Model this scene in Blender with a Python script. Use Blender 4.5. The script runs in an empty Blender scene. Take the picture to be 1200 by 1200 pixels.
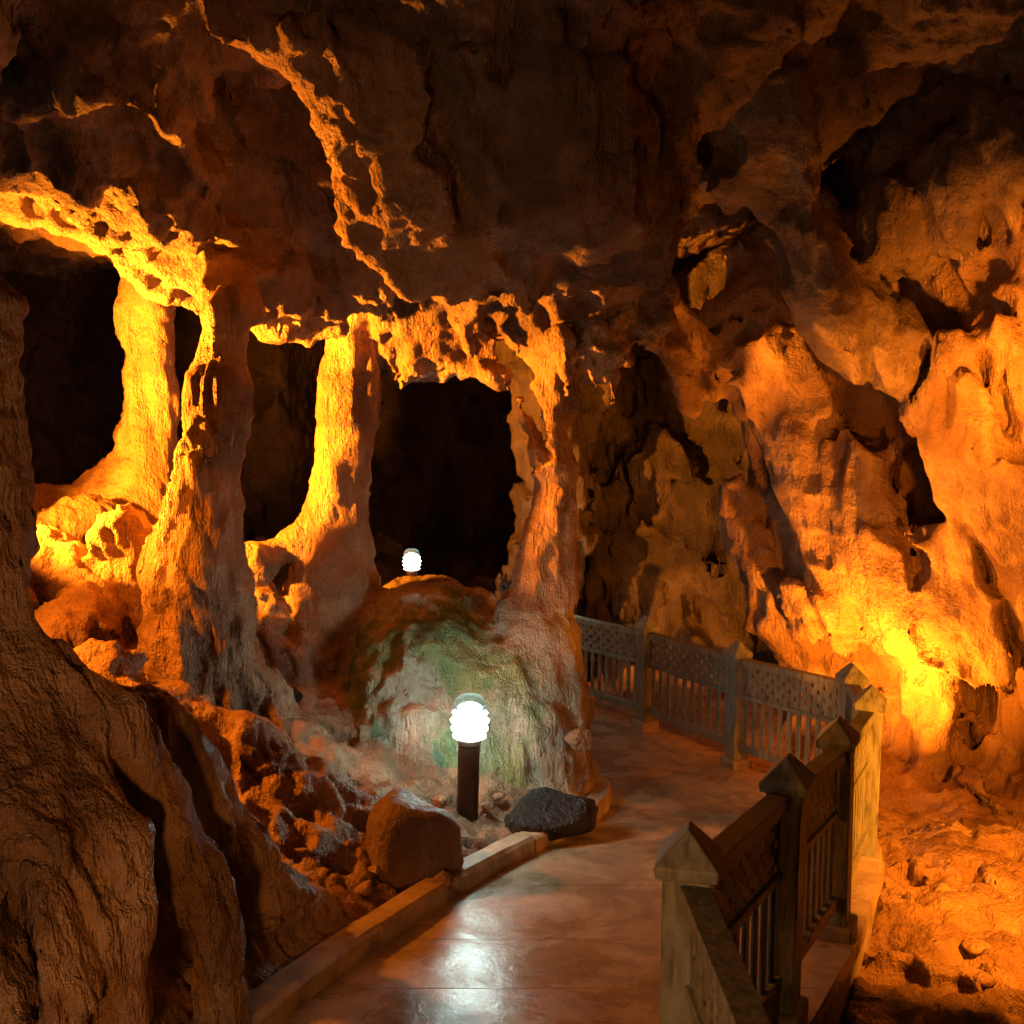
import bpy, bmesh, math, random
import numpy as np
from mathutils import Vector, Matrix

# ------------------------------------------------------------------ camera, world, exposure
scene = bpy.context.scene
COL = scene.collection
F = 1250.0; PITCH = math.radians(6.0)
cam_d = bpy.data.cameras.new('camera'); cam = bpy.data.objects.new('camera', cam_d)
COL.objects.link(cam)
cam_d.sensor_width = 36; cam_d.lens = 36 * F / 1200; cam_d.clip_start = 0.05; cam_d.clip_end = 200
cam.rotation_euler = (math.radians(90) - PITCH, 0, 0)
scene.camera = cam
world = bpy.data.worlds.new('World'); scene.world = world; world.use_nodes = True
bg = world.node_tree.nodes['Background']
bg.inputs[0].default_value = (0.30, 0.17, 0.09, 1); bg.inputs[1].default_value = 0.022   # deep inside a cave: no sun, no sky
vs = scene.view_settings
vs.view_transform = 'Standard'; vs.look = 'None'; vs.exposure = 0.0; vs.gamma = 1.0; vs.use_curve_mapping = False
scene.cycles.use_denoising = True
scene.cycles.max_bounces = 5; scene.cycles.diffuse_bounces = 3; scene.cycles.use_adaptive_sampling = True; scene.cycles.adaptive_threshold = 0.03; scene.cycles.glossy_bounces = 3
scene.cycles.sample_clamp_indirect = 4.0
AMBER = (1.0, 0.265, 0.013); WHITE = (0.72, 1.0, 0.93)

def pt(px, py, Y):
    """photo pixel and distance in metres ahead of the camera -> world point"""
    u = (px - 600) / F; v = -(py - 600) / F
    dy = math.cos(PITCH) + v * math.sin(PITCH); dz = -math.sin(PITCH) + v * math.cos(PITCH)
    return np.array([u * Y / dy, Y, dz * Y / dy])

def spotlight(name, loc, aim, power, color, size, label, spread=160, group='amber floodlights'):
    """a small floodlight: housing, glass and bracket, with the lamp in front of the glass"""
    loc = Vector(loc); d = (Vector(aim) - loc).normalized()
    root = bpy.data.objects.new(name, None); COL.objects.link(root)
    root.location = loc; root.rotation_euler = d.to_track_quat('-Z', 'Y').to_euler()
    root['label'] = label; root['category'] = 'floodlight'; root['group'] = group
    ld = bpy.data.lights.new(name + '_lamp', 'AREA'); ld.shape = 'DISK'; ld.size = size
    ld.energy = power; ld.color = color; ld.spread = math.radians(spread)
    lo = bpy.data.objects.new('lamp', ld); COL.objects.link(lo); lo.parent = root; lo.location = (0, 0, -0.012)
    LAMPS.append((root, size))
LAMPS = []
# ------------------------------------------------------------------ lights of the place, and a fill lamp
spotlight('floodlight', pt(-110, 548, 6.9), pt(420, 370, 8.6), 1050, AMBER, 0.16,
          'amber floodlight behind the dark column at left edge', 128)
spotlight('floodlight', pt(1018, 870, 8.5), pt(1060, 600, 9.8), 170, AMBER, 0.14,
          'amber floodlight on the cave floor behind the corner of the wooden railing', 146)
spotlight('floodlight', pt(-150, 545, 5.5), pt(235, 850, 5.8), 55, (1.0, 0.24, 0.012), 0.16,
          'weak amber floodlight on the slope behind the dark left column', 118)
spotlight('floodlight', pt(1270, 540, 6.7), pt(1180, 425, 8.0), 26, AMBER, 0.14,
          'amber floodlight high beside the right wall outside the picture', 80)
spotlight('floodlight', pt(1330, 900, 4.7), pt(1120, 960, 7.0), 110, AMBER, 0.18,
          'amber floodlight beside the path right of the picture', 130)
spotlight('floodlight', (-0.7, 0.3, -1.1), (-0.2, 6.0, -1.2), 21, (1.0, 0.37, 0.085), 0.25,
          'warm fill floodlight added low beside the path behind the viewer', 140)  # unseen lamp added to lift the near path, kerb and column fronts

# ------------------------------------------------------------------ noise
RNG = np.random.RandomState(7)
PERM = RNG.permutation(4096).astype(np.int32); VAL = RNG.uniform(-1, 1, 4096).astype(np.float32)
def vnoise(x, y, z, seed=0):
    xi = np.floor(x); yi = np.floor(y); zi = np.floor(z)
    fx = (x - xi).astype(np.float32); fy = (y - yi).astype(np.float32); fz = (z - zi).astype(np.float32)
    xi = xi.astype(np.int32) + seed * 131; yi = yi.astype(np.int32); zi = zi.astype(np.int32)
    fx = fx * fx * fx * (fx * (fx * 6 - 15) + 10); fy = fy * fy * fy * (fy * (fy * 6 - 15) + 10); fz = fz * fz * fz * (fz * (fz * 6 - 15) + 10)
    M = 4095
    a0 = PERM[xi & M]; a1 = PERM[(xi + 1) & M]
    b00 = PERM[(a0 + yi) & M]; b01 = PERM[(a0 + yi + 1) & M]; b10 = PERM[(a1 + yi) & M]; b11 = PERM[(a1 + yi + 1) & M]
    def g(b, k): return VAL[PERM[(b + zi + k) & M]]
    c00 = g(b00, 0); c00 = c00 + fz * (g(b00, 1) - c00)
    c01 = g(b01, 0); c01 = c01 + fz * (g(b01, 1) - c01)
    c10 = g(b10, 0); c10 = c10 + fz * (g(b10, 1) - c10)
    c11 = g(b11, 0); c11 = c11 + fz * (g(b11, 1) - c11)
    c0 = c00 + fy * (c01 - c00); c1 = c10 + fy * (c11 - c10)
    return c0 + fx * (c1 - c0)

# ------------------------------------------------------------------ rail line, path line
RAIL_TOPS = [pt(925, 1215, 2.05), pt(808, 966, 3.0), pt(920, 884, 4.0), pt(985, 841, 5.0), pt(1019, 803, 6.1), pt(1000, 777, 7.4),
             pt(866, 751, 8.8), pt(757, 722, 10.0), pt(655, 702, 11.2)]
POST_H = 1.1
RX = np.array([p[0] for p in RAIL_TOPS]); RY = np.array([p[1] for p in RAIL_TOPS])
RZ = np.array([p[2] - POST_H for p in RAIL_TOPS])
RY_ = np.concatenate([[-3.0], RY, [14.0]]); RZ_ = np.concatenate([[-1.5], RZ, [RZ[-1] - .02]])
def zpath(y): return np.interp(y, RY_, RZ_)
KERB = [(-1.75, 0.5), (-1.4, 2.2), (-0.92, 4.0), (-0.48, 5.2), (0.0, 6.1), (0.42, 6.85), (0.70, 7.5), (0.72, 8.2), (0.45, 8.9), (0.0, 9.6), (-0.7, 10.6), (-1.4, 11.8)]
def catmull(P, n):
    P = [np.array(p, float) for p in P]; out = []
    Q = [2 * P[0] - P[1]] + P + [2 * P[-1] - P[-2]]
    for i in range(1, len(Q) - 2):
        for k in range(n):
            t = k / n
            out.append(.5 * (2 * Q[i] + (Q[i + 1] - Q[i - 1]) * t + (2 * Q[i - 1] - 5 * Q[i] + 4 * Q[i + 1] - Q[i + 2]) * t * t + (3 * Q[i] - Q[i - 1] - 3 * Q[i + 1] + Q[i + 2]) * t ** 3))
    out.append(P[-1]); return np.array(out)
KC = catmull(KERB, 10)
def xkerb(y): return np.interp(y, KC[:, 1], KC[:, 0])
RAILX = np.concatenate([[0.2], RX[:5], [RX[5] + .06]]); RAILYX = np.concatenate([[-3], RY[:5], [7.5]])

# ------------------------------------------------------------------ rock field
class RBF:
    def __init__(s, P, V):
        s.P = np.array(P, float); V = np.array(V, float); n = len(V)
        K = np.linalg.norm(s.P[:, None] - s.P[None], axis=2)
        A = np.zeros((n + 1, n + 1)); A[:n, :n] = K; A[:n, n] = 1; A[n, :n] = 1
        w = np.linalg.solve(A, np.concatenate([V, [0]])); s.w = w[:n].astype(np.float32); s.c = w[n]
        s.P = s.P.astype(np.float32)
    def __call__(s, a, b):
        out = np.full(a.shape, s.c, np.float32)
        for (p, q), w in zip(s.P, s.w):
            out += w * np.sqrt((a - p) ** 2 + (b - q) ** 2 + .02)
        return out

ceil_px = [(0, -30, 5.5), (140, -30, 5.55), (300, -30, 5.5), (600, -20, 5.2), (820, -30, 6.6), (1000, -20, 7.6), (1230, -20, 7.6),
           (-80, 160, 5.95), (0, 172, 6.0), (120, 200, 6.1), (230, 262, 6.4), (90, 90, 5.8), (335, 190, 6.9), (300, 120, 6.8), (420, 70, 5.5), (470, 180, 6.0), (600, 150, 6.0), (720, 130, 6.4), (600, 300, 6.9), (720, 300, 7.0), (800, 220, 7.0),
           (-120, 250, 7.7), (20, 262, 7.8), (150, 295, 7.8), (250, 330, 7.2), (330, 358, 7.4), (400, 300, 7.2), (420, 335, 8.2), (520, 370, 8.0), (620, 420, 8.0), (690, 440, 8.0), (775, 340, 7.8),
           (850, 60, 8.6), (960, 180, 8.6), (900, 250, 9.0), (1100, 120, 8.6), (1230, 120, 8.4)]
CP = [pt(*q) for q in ceil_px] + [np.array(v, float) for v in [(-5.5, 9.3, 1.7), (-3.2, 9.4, 1.5), (-1.2, 9.8, 1.5), (.6, 9.6, 1.2), (2, 9.8, 1.9),
      (-5, 13, 1.6), (-2, 13, 1.8), (0, 13, 1.8), (2, 13, 1.9), (-2, 18, 3), (1, 18, 3), (3.8, 9.0, 3.0), (5.5, 9, 3.3), (-4, 3, 2.9), (-1.5, 3, 2.7), (1, 3, 2.5), (3, 3.5, 3.0), (3, 5.5, 3.0), (5.5, 5.5, 3.2), (0, 1, 2.7), (-5.5, 5.2, 2.6), (-4, 5.3, 2.5)]]
zceil = RBF([c[:2] for c in CP], [c[2] for c in CP])

wall_px = [(775, 365, 10.3), (868, 500, 10.7), (868, 620, 10.8), (852, 745, 10.5), (820, 420, 10.4), (960, 600, 10.1), (990, 700, 9.9), (1030, 775, 9.9), (950, 430, 10.2), (1100, 850, 9.1), (1150, 650, 8.8), (1190, 440, 7.9),
           (1190, 640, 8.1), (1190, 900, 7.9), (1200, 250, 8.2), (1050, 300, 9.6), (900, 300, 10.3), (1100, 480, 8.8), (1040, 540, 9.3), (1200, 60, 8.6), (1050, 100, 9.8), (1420, 1000, 6.4), (1420, 600, 6.3), (1380, 300, 6.4)]
WP = [pt(*q) for q in wall_px] + [np.array(v, float) for v in [(3.0, 11.4, -.3), (3.0, 11.4, -2.2), (2.7, 11.2, 1.0), (3.6, 12.5, -2), (3.6, 12.5, .5), (4.6, 3.5, -2), (4.6, 3.5, 1), (4.3, 5, -1)]]
xwall = RBF([c[1:] for c in WP], [c[0] for c in WP])

def smin(a, b, k):
    h = np.clip(.5 + .5 * (b - a) / k, 0, 1)
    return b + (a - b) * h - k * h * (1 - h)

def column(prof, cap=False):
    """prof: list of (z, x, y, r)"""
    prof = sorted(prof); Z = np.array([p[0] for p in prof]); A = np.array([p[1:] for p in prof])
    def f(x, y, z):
        ax = np.interp(z, Z, A[:, 0]).astype(np.float32); ay = np.interp(z, Z, A[:, 1]).astype(np.float32); r = np.interp(z, Z, A[:, 2]).astype(np.float32)
        d = (np.sqrt((x - ax) ** 2 + (y - ay) ** 2) - r) * .85
        return np.maximum(d, (z - Z[-1]).astype(np.float32)) if cap else d
    return f
def colpx(Y, rows, tail=(), cap=False):
    """rows: (py, px_centre, px_halfwidth)"""
    out = []
    for py, px, hw in rows:
        p = pt(px, py, Y); q = pt(px + hw, py, Y); out.append((p[2], p[0], p[1], abs(q[0] - p[0])))
    return column(out + list(tail), cap)
def chain(pts, sx=1.0, sy=1.0, sz=1.0):
    """rounded polyline; pts: (point, radius)"""
    s = np.array([sx, sy, sz])
    segs = [(np.asarray(a[0]) * s, a[1], np.asarray(b[0]) * s, b[1]) for a, b in zip(pts[:-1], pts[1:])]
    def f(x, y, z):
        x = x * sx; y = y * sy; z = z * sz
        out = None
        for a, ra, b, rb in segs:
            d = b - a; L = float(d @ d) + 1e-9
            t = np.clip(((x - a[0]) * d[0] + (y - a[1]) * d[1] + (z - a[2]) * d[2]) / L, 0, 1).astype(np.float32)
            q = np.sqrt((x - a[0] - t * d[0]) ** 2 + (y - a[1] - t * d[1]) ** 2 + (z - a[2] - t * d[2]) ** 2) - (ra + t * (rb - ra))
            out = q if out is None else np.minimum(out, q)
        return out
    return f
def chpx(rows, **kw): return chain([(pt(px, py, Y), r) for px, py, Y, r in rows], **kw)

def floor_f(x, y, z):
    zp = zpath(y).astype(np.float32)
    k = xkerb(y).astype(np.float32)
    left = np.maximum(k - x - .10, 0)
    zf = zp - .03 + np.where(x < k - .1, .05 + .43 * left - .02 * left ** 2, 0)
    rr = np.interp(y, RAILYX, RAILX).astype(np.float32)
    inside = (x > k - .1)
    low = np.interp(y, [0, 5, 7, 10, 14], [-3.05, -3.0, -3.02, -3.1, -3.1]).astype(np.float32)
    zf = np.where(inside, np.minimum(zp - .12, low), zf)
    return (z - zf) * .85

PR = []      # (key, function, blend)
def prim(key, fn, k=.18): PR.append((key, fn, k))
prim('floor', floor_f)
prim('ceiling', lambda x, y, z: (zceil(x, y) - z) * .75, .25)
prim('wall', lambda x, y, z: (xwall(y, z) - x) * .8, .3)
prim('back', lambda x, y, z: (np.interp(x, [-7, -3.5, -2.6, .6, 1.2, 2.6, 4], [15.5, 16, 19.5, 19.5, 16, 15.6, 15.6]).astype(np.float32) + .25 * (z + 1) - y) * .9, .4)
prim('back', lambda x, y, z: x + 5.6 + .12 * (y - 8), .4)
prim('recess', lambda x, y, z: (np.interp(x, [-1, .2, .5, .9, 2.4, 4], [40, 25, 14.2, 13.6, 13.0, 13.0]).astype(np.float32) + .2 * (z + 1) - y) * .9, .3)
prim('recess', column([(-3.5, .40, 12.5, .6), (-2.5, .37, 12.5, .46), (0, .36, 12.5, .42), (1.6, .36, 12.6, .9)]), .3)  # spur added behind the knobbly column to keep the left floodlight off the recess
prim('colA', colpx(9.5, [(250, 182, 60), (300, 180, 36), (330, 180, 30), (430, 176, 30), (500, 172, 34), (540, 172, 44), (590, 165, 70), (650, 160, 110)]), .2)
prim('colA', chpx([(160, 575, 9.5, .30), (90, 590, 9.4, .28), (20, 605, 9.3, .24)]), .25)
prim('colB', colpx(6.8, [(345, 263, 24), (400, 254, 32), (500, 243, 43), (600, 234, 48), (700, 230, 51), (780, 236, 54), (840, 240, 64), (910, 245, 120)], [(.9, -1.85, 7.15, .2), (1.2, -1.85, 7.6, .3), (1.6, -1.85, 8.3, .3)]), .1)
prim('colC', colpx(8.4, [(320, 425, 50), (345, 420, 27), (420, 417, 24), (520, 412, 26), (580, 407, 33), (630, 398, 46), (680, 390, 58), (750, 388, 60), (830, 382, 80)]), .12)
prim('colC', chpx([(372, 615, 8.3, .12), (335, 645, 8.2, .10), (300, 662, 8.1, .15)]), .08)
prim('colD', column([(.9, .2, 8.1, .5), (.45, .27, 8.0, .32), (.15, .30, 8, .2), (-.4, .29, 8, .15), (-1.0, .27, 8, .17), (-1.35, .23, 8, .25), (-1.7, .16, 8, .36), (-2.1, .02, 8.0, .54), (-2.5, -.06, 7.95, .66), (-2.9, -.1, 7.9, .8)]), .15)
prim('mound', column([(-1.42, -.62, 8.3, .15), (-1.5, -.62, 8.25, .36), (-1.8, -.66, 8.05, .55), (-2.3, -.68, 7.85, .72), (-2.9, -.7, 7.7, .88)], True), .2)
prim('mound', chpx([(520, 700, 9.4, .25), (480, 690, 9.2, .2), (560, 720, 9.2, .3)]), .2)
prim('colE', colpx(3.6, [(-200, -75, 110), (100, -75, 60), (280, -58, 58), (350, -34, 68), (450, -34, 52), (700, -34, 54), (780, -30, 62), (850, -14, 80), (900, -10, 100), (1000, -10, 125), (1150, -10, 150), (1300, -10, 190)]), .15)
for rt in ([(-10, 790, 3.6, .12), (60, 880, 3.5, .11), (100, 1000, 3.4, .12), (130, 1180, 3.35, .13)], [(10, 780, 3.6, .12), (110, 850, 3.7, .12), (190, 950, 3.8, .12), (245, 1090, 3.8, .12), (270, 1200, 3.75, .13)],
           [(20, 790, 3.8, .12), (150, 860, 4.1, .13), (240, 960, 4.35, .12), (310, 1045, 4.45, .10)], [(-20, 850, 3.4, .12), (10, 1000, 3.2, .12), (40, 1200, 3.1, .14)]):
    prim('colE', chpx(rt), .1)
prim('stub', colpx(7.3, [(592, 148, 2), (600, 148, 14), (615, 147, 19), (680, 145, 23), (740, 150, 30), (800, 160, 42)], cap=True), .08)
prim('floor', column([(-2.2, -2.2, 7.5, .3), (-1.6, -2.2, 7.45, .2), (-.8, -2.2, 7.45, .18), (-.4, -2.2, 7.45, .15), (-.3, -2.2, 7.45, .03)], True), .06)  # unseen stalagmite added behind the shadowed column to shade the knobbly one
# floor ledges on the left slope
prim('floor', chpx([(100, 800, 5.9, .16), (200, 860, 5.9, .2), (310, 905, 6.0, .2), (440, 965, 6.05, .14)]), .1)
prim('floor', chpx([(270, 790, 6.9, .22), (330, 850, 6.9, .18), (400, 890, 6.9, .15), (460, 930, 6.9, .1)]), .12)
prim('floor', chpx([(60, 660, 7.4, .14), (110, 700, 7.2, .12), (60, 760, 6.6, .14)]), .15)
prim('floor', chpx([(60, 625, 8.3, .15), (110, 610, 8.6, .15)]), .15)
prim('floor', chpx([(280, 660, 8.6, .12), (300, 710, 8.3, .15), (330, 780, 8.0, .22)]), .15)
prim('floor', chpx([(180, 1060, 4.2, .1), (300, 1080, 4.6, .12), (375, 1055, 5.0, .08)]), .12)
# hanging lips of the ceiling
prim('ceiling', chpx([(-60, 235, 7.7, .22), (20, 250, 7.7, .22), (100, 268, 7.7, .22), (190, 298, 7.6, .18), (258, 320, 7.3, .13)]), .12)
prim('ceiling', chpx([(-20, 180, 6.15, .13), (60, 195, 6.2, .13), (150, 228, 6.35, .13), (245, 285, 6.75, .11)]), .10)
prim('ceiling', chpx([(5, 118, 5.85, .08), (70, 122, 5.85, .07), (140, 128, 5.85, .07), (190, 160, 5.95, .06)]), .10)
prim('ridge', chpx([(298, 42, 5.5, .18), (362, 80, 5.6, .28), (422, 150, 5.7, .30), (445, 222, 5.85, .31), (492, 268, 6.1, .27), (555, 298, 6.4, .18)]), .14)
prim('ridge', chpx([(330, 40, 5.3, .06), (380, 70, 5.35, .08), (440, 75, 5.4, .06)]), .1)
prim('ceiling', chpx([(250, 335, 7.0, .14), (330, 340, 7.4, .18), (430, 322, 7.9, .18)]), .15)
prim('arch', chpx([(450, 370, 8.5, .22), (510, 395, 8.4, .22), (565, 425, 8.3, .22), (610, 470, 8.1, .18), (640, 540, 8.0, .15)]), .2)
prim('arch', chpx([(690, 410, 8.1, .25), (730, 380, 8.0, .2), (790, 340, 8.0, .2)]), .15)
prim('bulge', chpx([(560, 60, 5.9, .5), (640, 180, 6.4, .6), (730, 230, 6.8, .55)]), .3)
prim('bulge', chpx([(800, 120, 6.9, .25), (790, 230, 7.1, .25), (730, 300, 7.3, .22), (640, 315, 7.3, .2)]), .2)
prim('rib', chpx([(800, 20, 7.6, .4), (880, 180, 8.0, .42), (960, 310, 8.3, .40), (1040, 410, 8.7, .30), (1080, 450, 9.0, .2)]), .2)
prim('rib', chpx([(1200, 160, 8.0, .4), (1080, 250, 8.6, .3), (1000, 290, 9.0, .25)]), .25)
# stalactites along the lips
ST = [(505, 325, 388, 7.75, .11), (548, 355, 432, 7.8, .09), (575, 362, 410, 7.85, .06), (625, 390, 452, 7.7, .07), (660, 420, 482, 7.65, .11), (700, 360, 470, 7.7, .13), (722, 400, 488, 7.75, .07), (690, 330, 395, 7.4, .08), (760, 318, 352, 7.4, .05), (780, 330, 362, 7.45, .05),
      (398, 350, 392, 7.9, .05), (300, 360, 383, 7.3, .035), (322, 360, 386, 7.3, .04), (345, 360, 382, 7.35, .03), (365, 355, 380, 7.5, .035), (240, 325, 350, 7.1, .05), (640, 300, 345, 7.1, .06), (598, 285, 312, 6.9, .05)]
for i, (px, y0, y1, Y, r) in enumerate(ST):
    prim('st%02d' % i, chpx([(px, y0 - 25, Y, r * 1.25), (px, y0, Y, r), (px + 1, (y0 + y1) / 2, Y, r * .7), (px + 2, y1, Y, r * .22)]), .05)
# right wall flutes
prim('wall', chpx([(785, 365, 10.2, .12), (850, 440, 10.1, .16), (910, 520, 9.95, .17), (975, 620, 9.75, .16), (1005, 720, 9.7, .14)]), .1)
prim('wall', chpx([(850, 380, 10.2, .10), (930, 470, 10.0, .13), (1000, 560, 9.7, .12)]), .08)
prim('wall', chpx([(950, 390, 9.9, .14), (1000, 430, 9.6, .16), (1080, 440, 9.2, .14)]), .1)
prim('wall', chpx([(1200, 360, 8.0, .16), (1130, 420, 8.5, .18), (1060, 520, 9.0, .16)]), .1)
prim('wall', chpx([(1200, 560, 7.9, .2), (1150, 620, 8.4, .16), (1125, 680, 8.7, .1)]), .1)
prim('wall', chpx([(905, 420, 10.0, .25), (945, 520, 9.9, .3), (960, 640, 9.8, .3), (975, 730, 9.7, .22)]), .3)
prim('wall', chpx([(1040, 560, 9.2, .22), (1030, 650, 9.3, .25), (1050, 720, 9.4, .25)]), .25)
prim('wall', chpx([(1150, 520, 8.3, .3), (1170, 620, 8.3, .3), (1140, 720, 8.6, .2)]), .25)
prim('pillar', chpx([(838, 470, 12.0, .10), (832, 560, 12.1, .09), (815, 650, 12.2, .11), (780, 760, 12.3, .14)]), .15)
CUT = [chpx([(1078, 550, 9.1, .17), (1085, 620, 9.1, .22), (1092, 700, 9.1, .17), (1118, 690, 9.0, .13), (1150, 750, 8.85, .17), (1165, 840, 8.6, .19), (1180, 900, 8.3, .2)], sy=.25), chpx([(1110, 495, 8.7, .06), (1100, 560, 8.9, .13)], sy=.25), chpx([(905, 440, 9.9, .07), (960, 560, 9.75, .07)], sy=.4), chpx([(1185, 880, 8.2, .15), (1180, 930, 8.1, .22)], sy=.3),
       chpx([(1118, 880, 8.8, .09), (1112, 865, 8.8, .07)], sy=.35),
       chpx([(755, 380, 9.2, .22), (775, 460, 9.6, .3)], sy=.35), chpx([(850, 590, 10.8, .2), (845, 680, 10.8, .25)], sy=.35), chpx([(910, 370, 9.6, .25), (870, 320, 9.2, .2)], sy=.35),
       chpx([(285, 150, 6.4, .36), (335, 220, 6.5, .34), (385, 270, 6.6, .2)]), chpx([(200, 300, 6.3, .16), (300, 230, 6.2, .22)]), chpx([(505, 40, 5.6, .22), (495, 80, 5.8, .2)]), chpx([(830, 60, 7.4, .2), (850, 170, 7.6, .16)]), chpx([(1190, 320, 8.0, .14)] * 2), chpx([(600, 400, 7.5, .16), (610, 385, 7.6, .2)]),
       chpx([(100, 690, 6.6, .1), (150, 745, 6.4, .14), (190, 780, 6.3, .1)]), chpx([(210, 940, 5.3, .12), (300, 985, 5.4, .14), (410, 1005, 5.5, .08)]),
       chpx([(640, 865, 7.15, .02), (680, 885, 7.2, .03)]), chpx([(45, 1040, 3.25, .07), (60, 1140, 3.2, .09)], sy=.5), chpx([(140, 1010, 3.5, .06), (160, 1090, 3.5, .08)], sy=.5), chpx([(85, 930, 3.5, .05), (100, 990, 3.5, .06)], sy=.5), chpx([(190, 1080, 3.7, .07), (200, 1170, 3.7, .09)], sy=.5), chpx([(235, 1110, 3.7, .05), (250, 1180, 3.7, .05)]), chpx([(310, 1050, 4.4, .07), (350, 1090, 4.4, .05)]), chpx([(5, 1050, 3.0, .05), (20, 1150, 3.0, .06)])]
KEYS = []
for k, _, _ in PR:
    if k not in KEYS: KEYS.append(k)

def field(x, y, z):
    wx = x + .10 * vnoise(x * 1.3, y * 1.3, z * 1.3, 1); wz = z + .08 * vnoise(x * 1.3, y * 1.3, z * 1.3, 2)
    d = None; best = None; ident = None
    for key, fn, k in PR:
        q = fn(wx, y, wz).astype(np.float32); i = KEYS.index(key)
        if d is None: d = q; best = q.copy(); ident = np.full(q.shape, i, np.int16)
        else:
            d = smin(d, q, k); m = q < best; best[m] = q[m]; ident[m] = i
    for c in CUT:
        q = -c(wx, y, wz) ; d = -smin(-d, -q, .06)
    near = np.abs(x * 0 + d) < 1.2
    n = np.zeros_like(d)
    X = x[near]; Y = y[near]; Z = z[near]
    n4 = vnoise(X * 2.3 + .5 * Z, Y * 2.3, Z * 1.5, 4); n5 = vnoise(X * 4.9 + Z, Y * 4.9, Z * 3.0, 5); a = .16 * vnoise(X * .9, Y * .9, Z * .8, 3) + .11 * (.6 * (.7 - np.abs(n4) * 2) + .6 * n4) + .075 * (.7 * (.7 - np.abs(n5) * 2) + .5 * n5)
    key = ident[near]
    a = a + np.where(np.isin(key, FOLD), .13 * (np.abs(vnoise((X + .35 * Z) * 2.6, Y * 1.2, Z * .55, 6)) * 2 - .6), 0)
    amp = AMP[key]
    kx = xkerb(Y); rx = np.interp(Y, np.append(RAILYX, [8.5, 14]), np.append(RAILX, [2.4, 3.0]))
    fa = np.where(X < kx, np.clip((kx - X) / .6 - .15, .1, 1), np.where(X < rx + .1, .12, 1.0))
    amp = np.where(key == 0, amp * fa, amp).astype(np.float32)
    n[near] = -a * amp
    return d + n, ident
FOLD = [KEYS.index('bulge'), KEYS.index('rib'), KEYS.index('wall')]
AMP = np.ones(len(KEYS), np.float32)
for kk, v in {'colA': .4, 'colB': .45, 'colC': .35, 'colD': .45, 'colE': .55, 'stub': .4, 'floor': .75, 'mound': .7, 'back': 1.5, 'recess': 1.8, 'bulge': .9, 'ceiling': 1.1, 'wall': 1.3, 'arch': 1.0, 'pillar': .35, 'rib': .8}.items(): AMP[KEYS.index(kk)] = v
for i, kk in enumerate(KEYS):
    if kk.startswith('st') and kk != 'stub': AMP[i] = .25

# adaptive lattice: finer near the path, coarser far away
OFF = .8; H = .0035; B = 4
U = np.arange(-.63, .64, H); V = np.arange(-.66, .56, H)
U = U[:(len(U) - 1) // B * B + 1]; V = V[:(len(V) - 1) // B * B + 1]
NY = int(math.log((20.6 + OFF) / (1.2 + OFF)) / (H * 1.35)) // B * B + 1
S = (1.2 + OFF) * np.exp(np.arange(NY) * H * 1.35)          # S = Y + OFF
U = U.astype(np.float32); V = V.astype(np.float32); S = S.astype(np.float32)
def world_of(iu, iy, iv):
    s = S[iy]; return U[iu] * s, s - OFF, V[iv] * s - .35
ci, cj, ck = np.meshgrid(np.arange(0, len(U), B), np.arange(0, NY, B), np.arange(0, len(V), B), indexing='ij')
cx, cy, cz = world_of(ci, cj, ck)
cf, _ = field(cx.ravel(), cy.ravel(), cz.ravel()); cf = cf.reshape(cx.shape)
bs = (S[::B][:-1] * H * B * 1.35)
mn = None
for a in (0, 1):
    for b in (0, 1):
        for c in (0, 1):
            q = np.abs(cf[a:cf.shape[0] - 1 + a, b:cf.shape[1] - 1 + b, c:cf.shape[2] - 1 + c]); mn = q if mn is None else np.minimum(mn, q)
act = mn < 1.15 * bs[None, :, None]
full = np.repeat(np.repeat(np.repeat(cf, B, 0), B, 1), B, 2)[:len(U), :NY, :len(V)].copy()
fa = np.zeros(full.shape, bool)
bi = np.argwhere(act) * B
off = np.stack(np.meshgrid(np.arange(B + 1), np.arange(B + 1), np.arange(B + 1), indexing='ij'), -1).reshape(-1, 3)
for o in off: fa[bi[:, 0] + o[0], bi[:, 1] + o[1], bi[:, 2] + o[2]] = True
idx = np.argwhere(fa)
vals = np.empty(len(idx), np.float32); idarr = np.zeros(full.shape, np.int8)
for s in range(0, len(idx), 400000):
    q = idx[s:s + 400000]; x, y, z = world_of(q[:, 0], q[:, 1], q[:, 2])
    v, i = field(x, y, z); vals[s:s + 400000] = v; idarr[q[:, 0], q[:, 1], q[:, 2]] = i
full[idx[:, 0], idx[:, 1], idx[:, 2]] = vals
print('lattice', full.shape, 'evaluated', len(idx))
ins = full < 0
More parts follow.
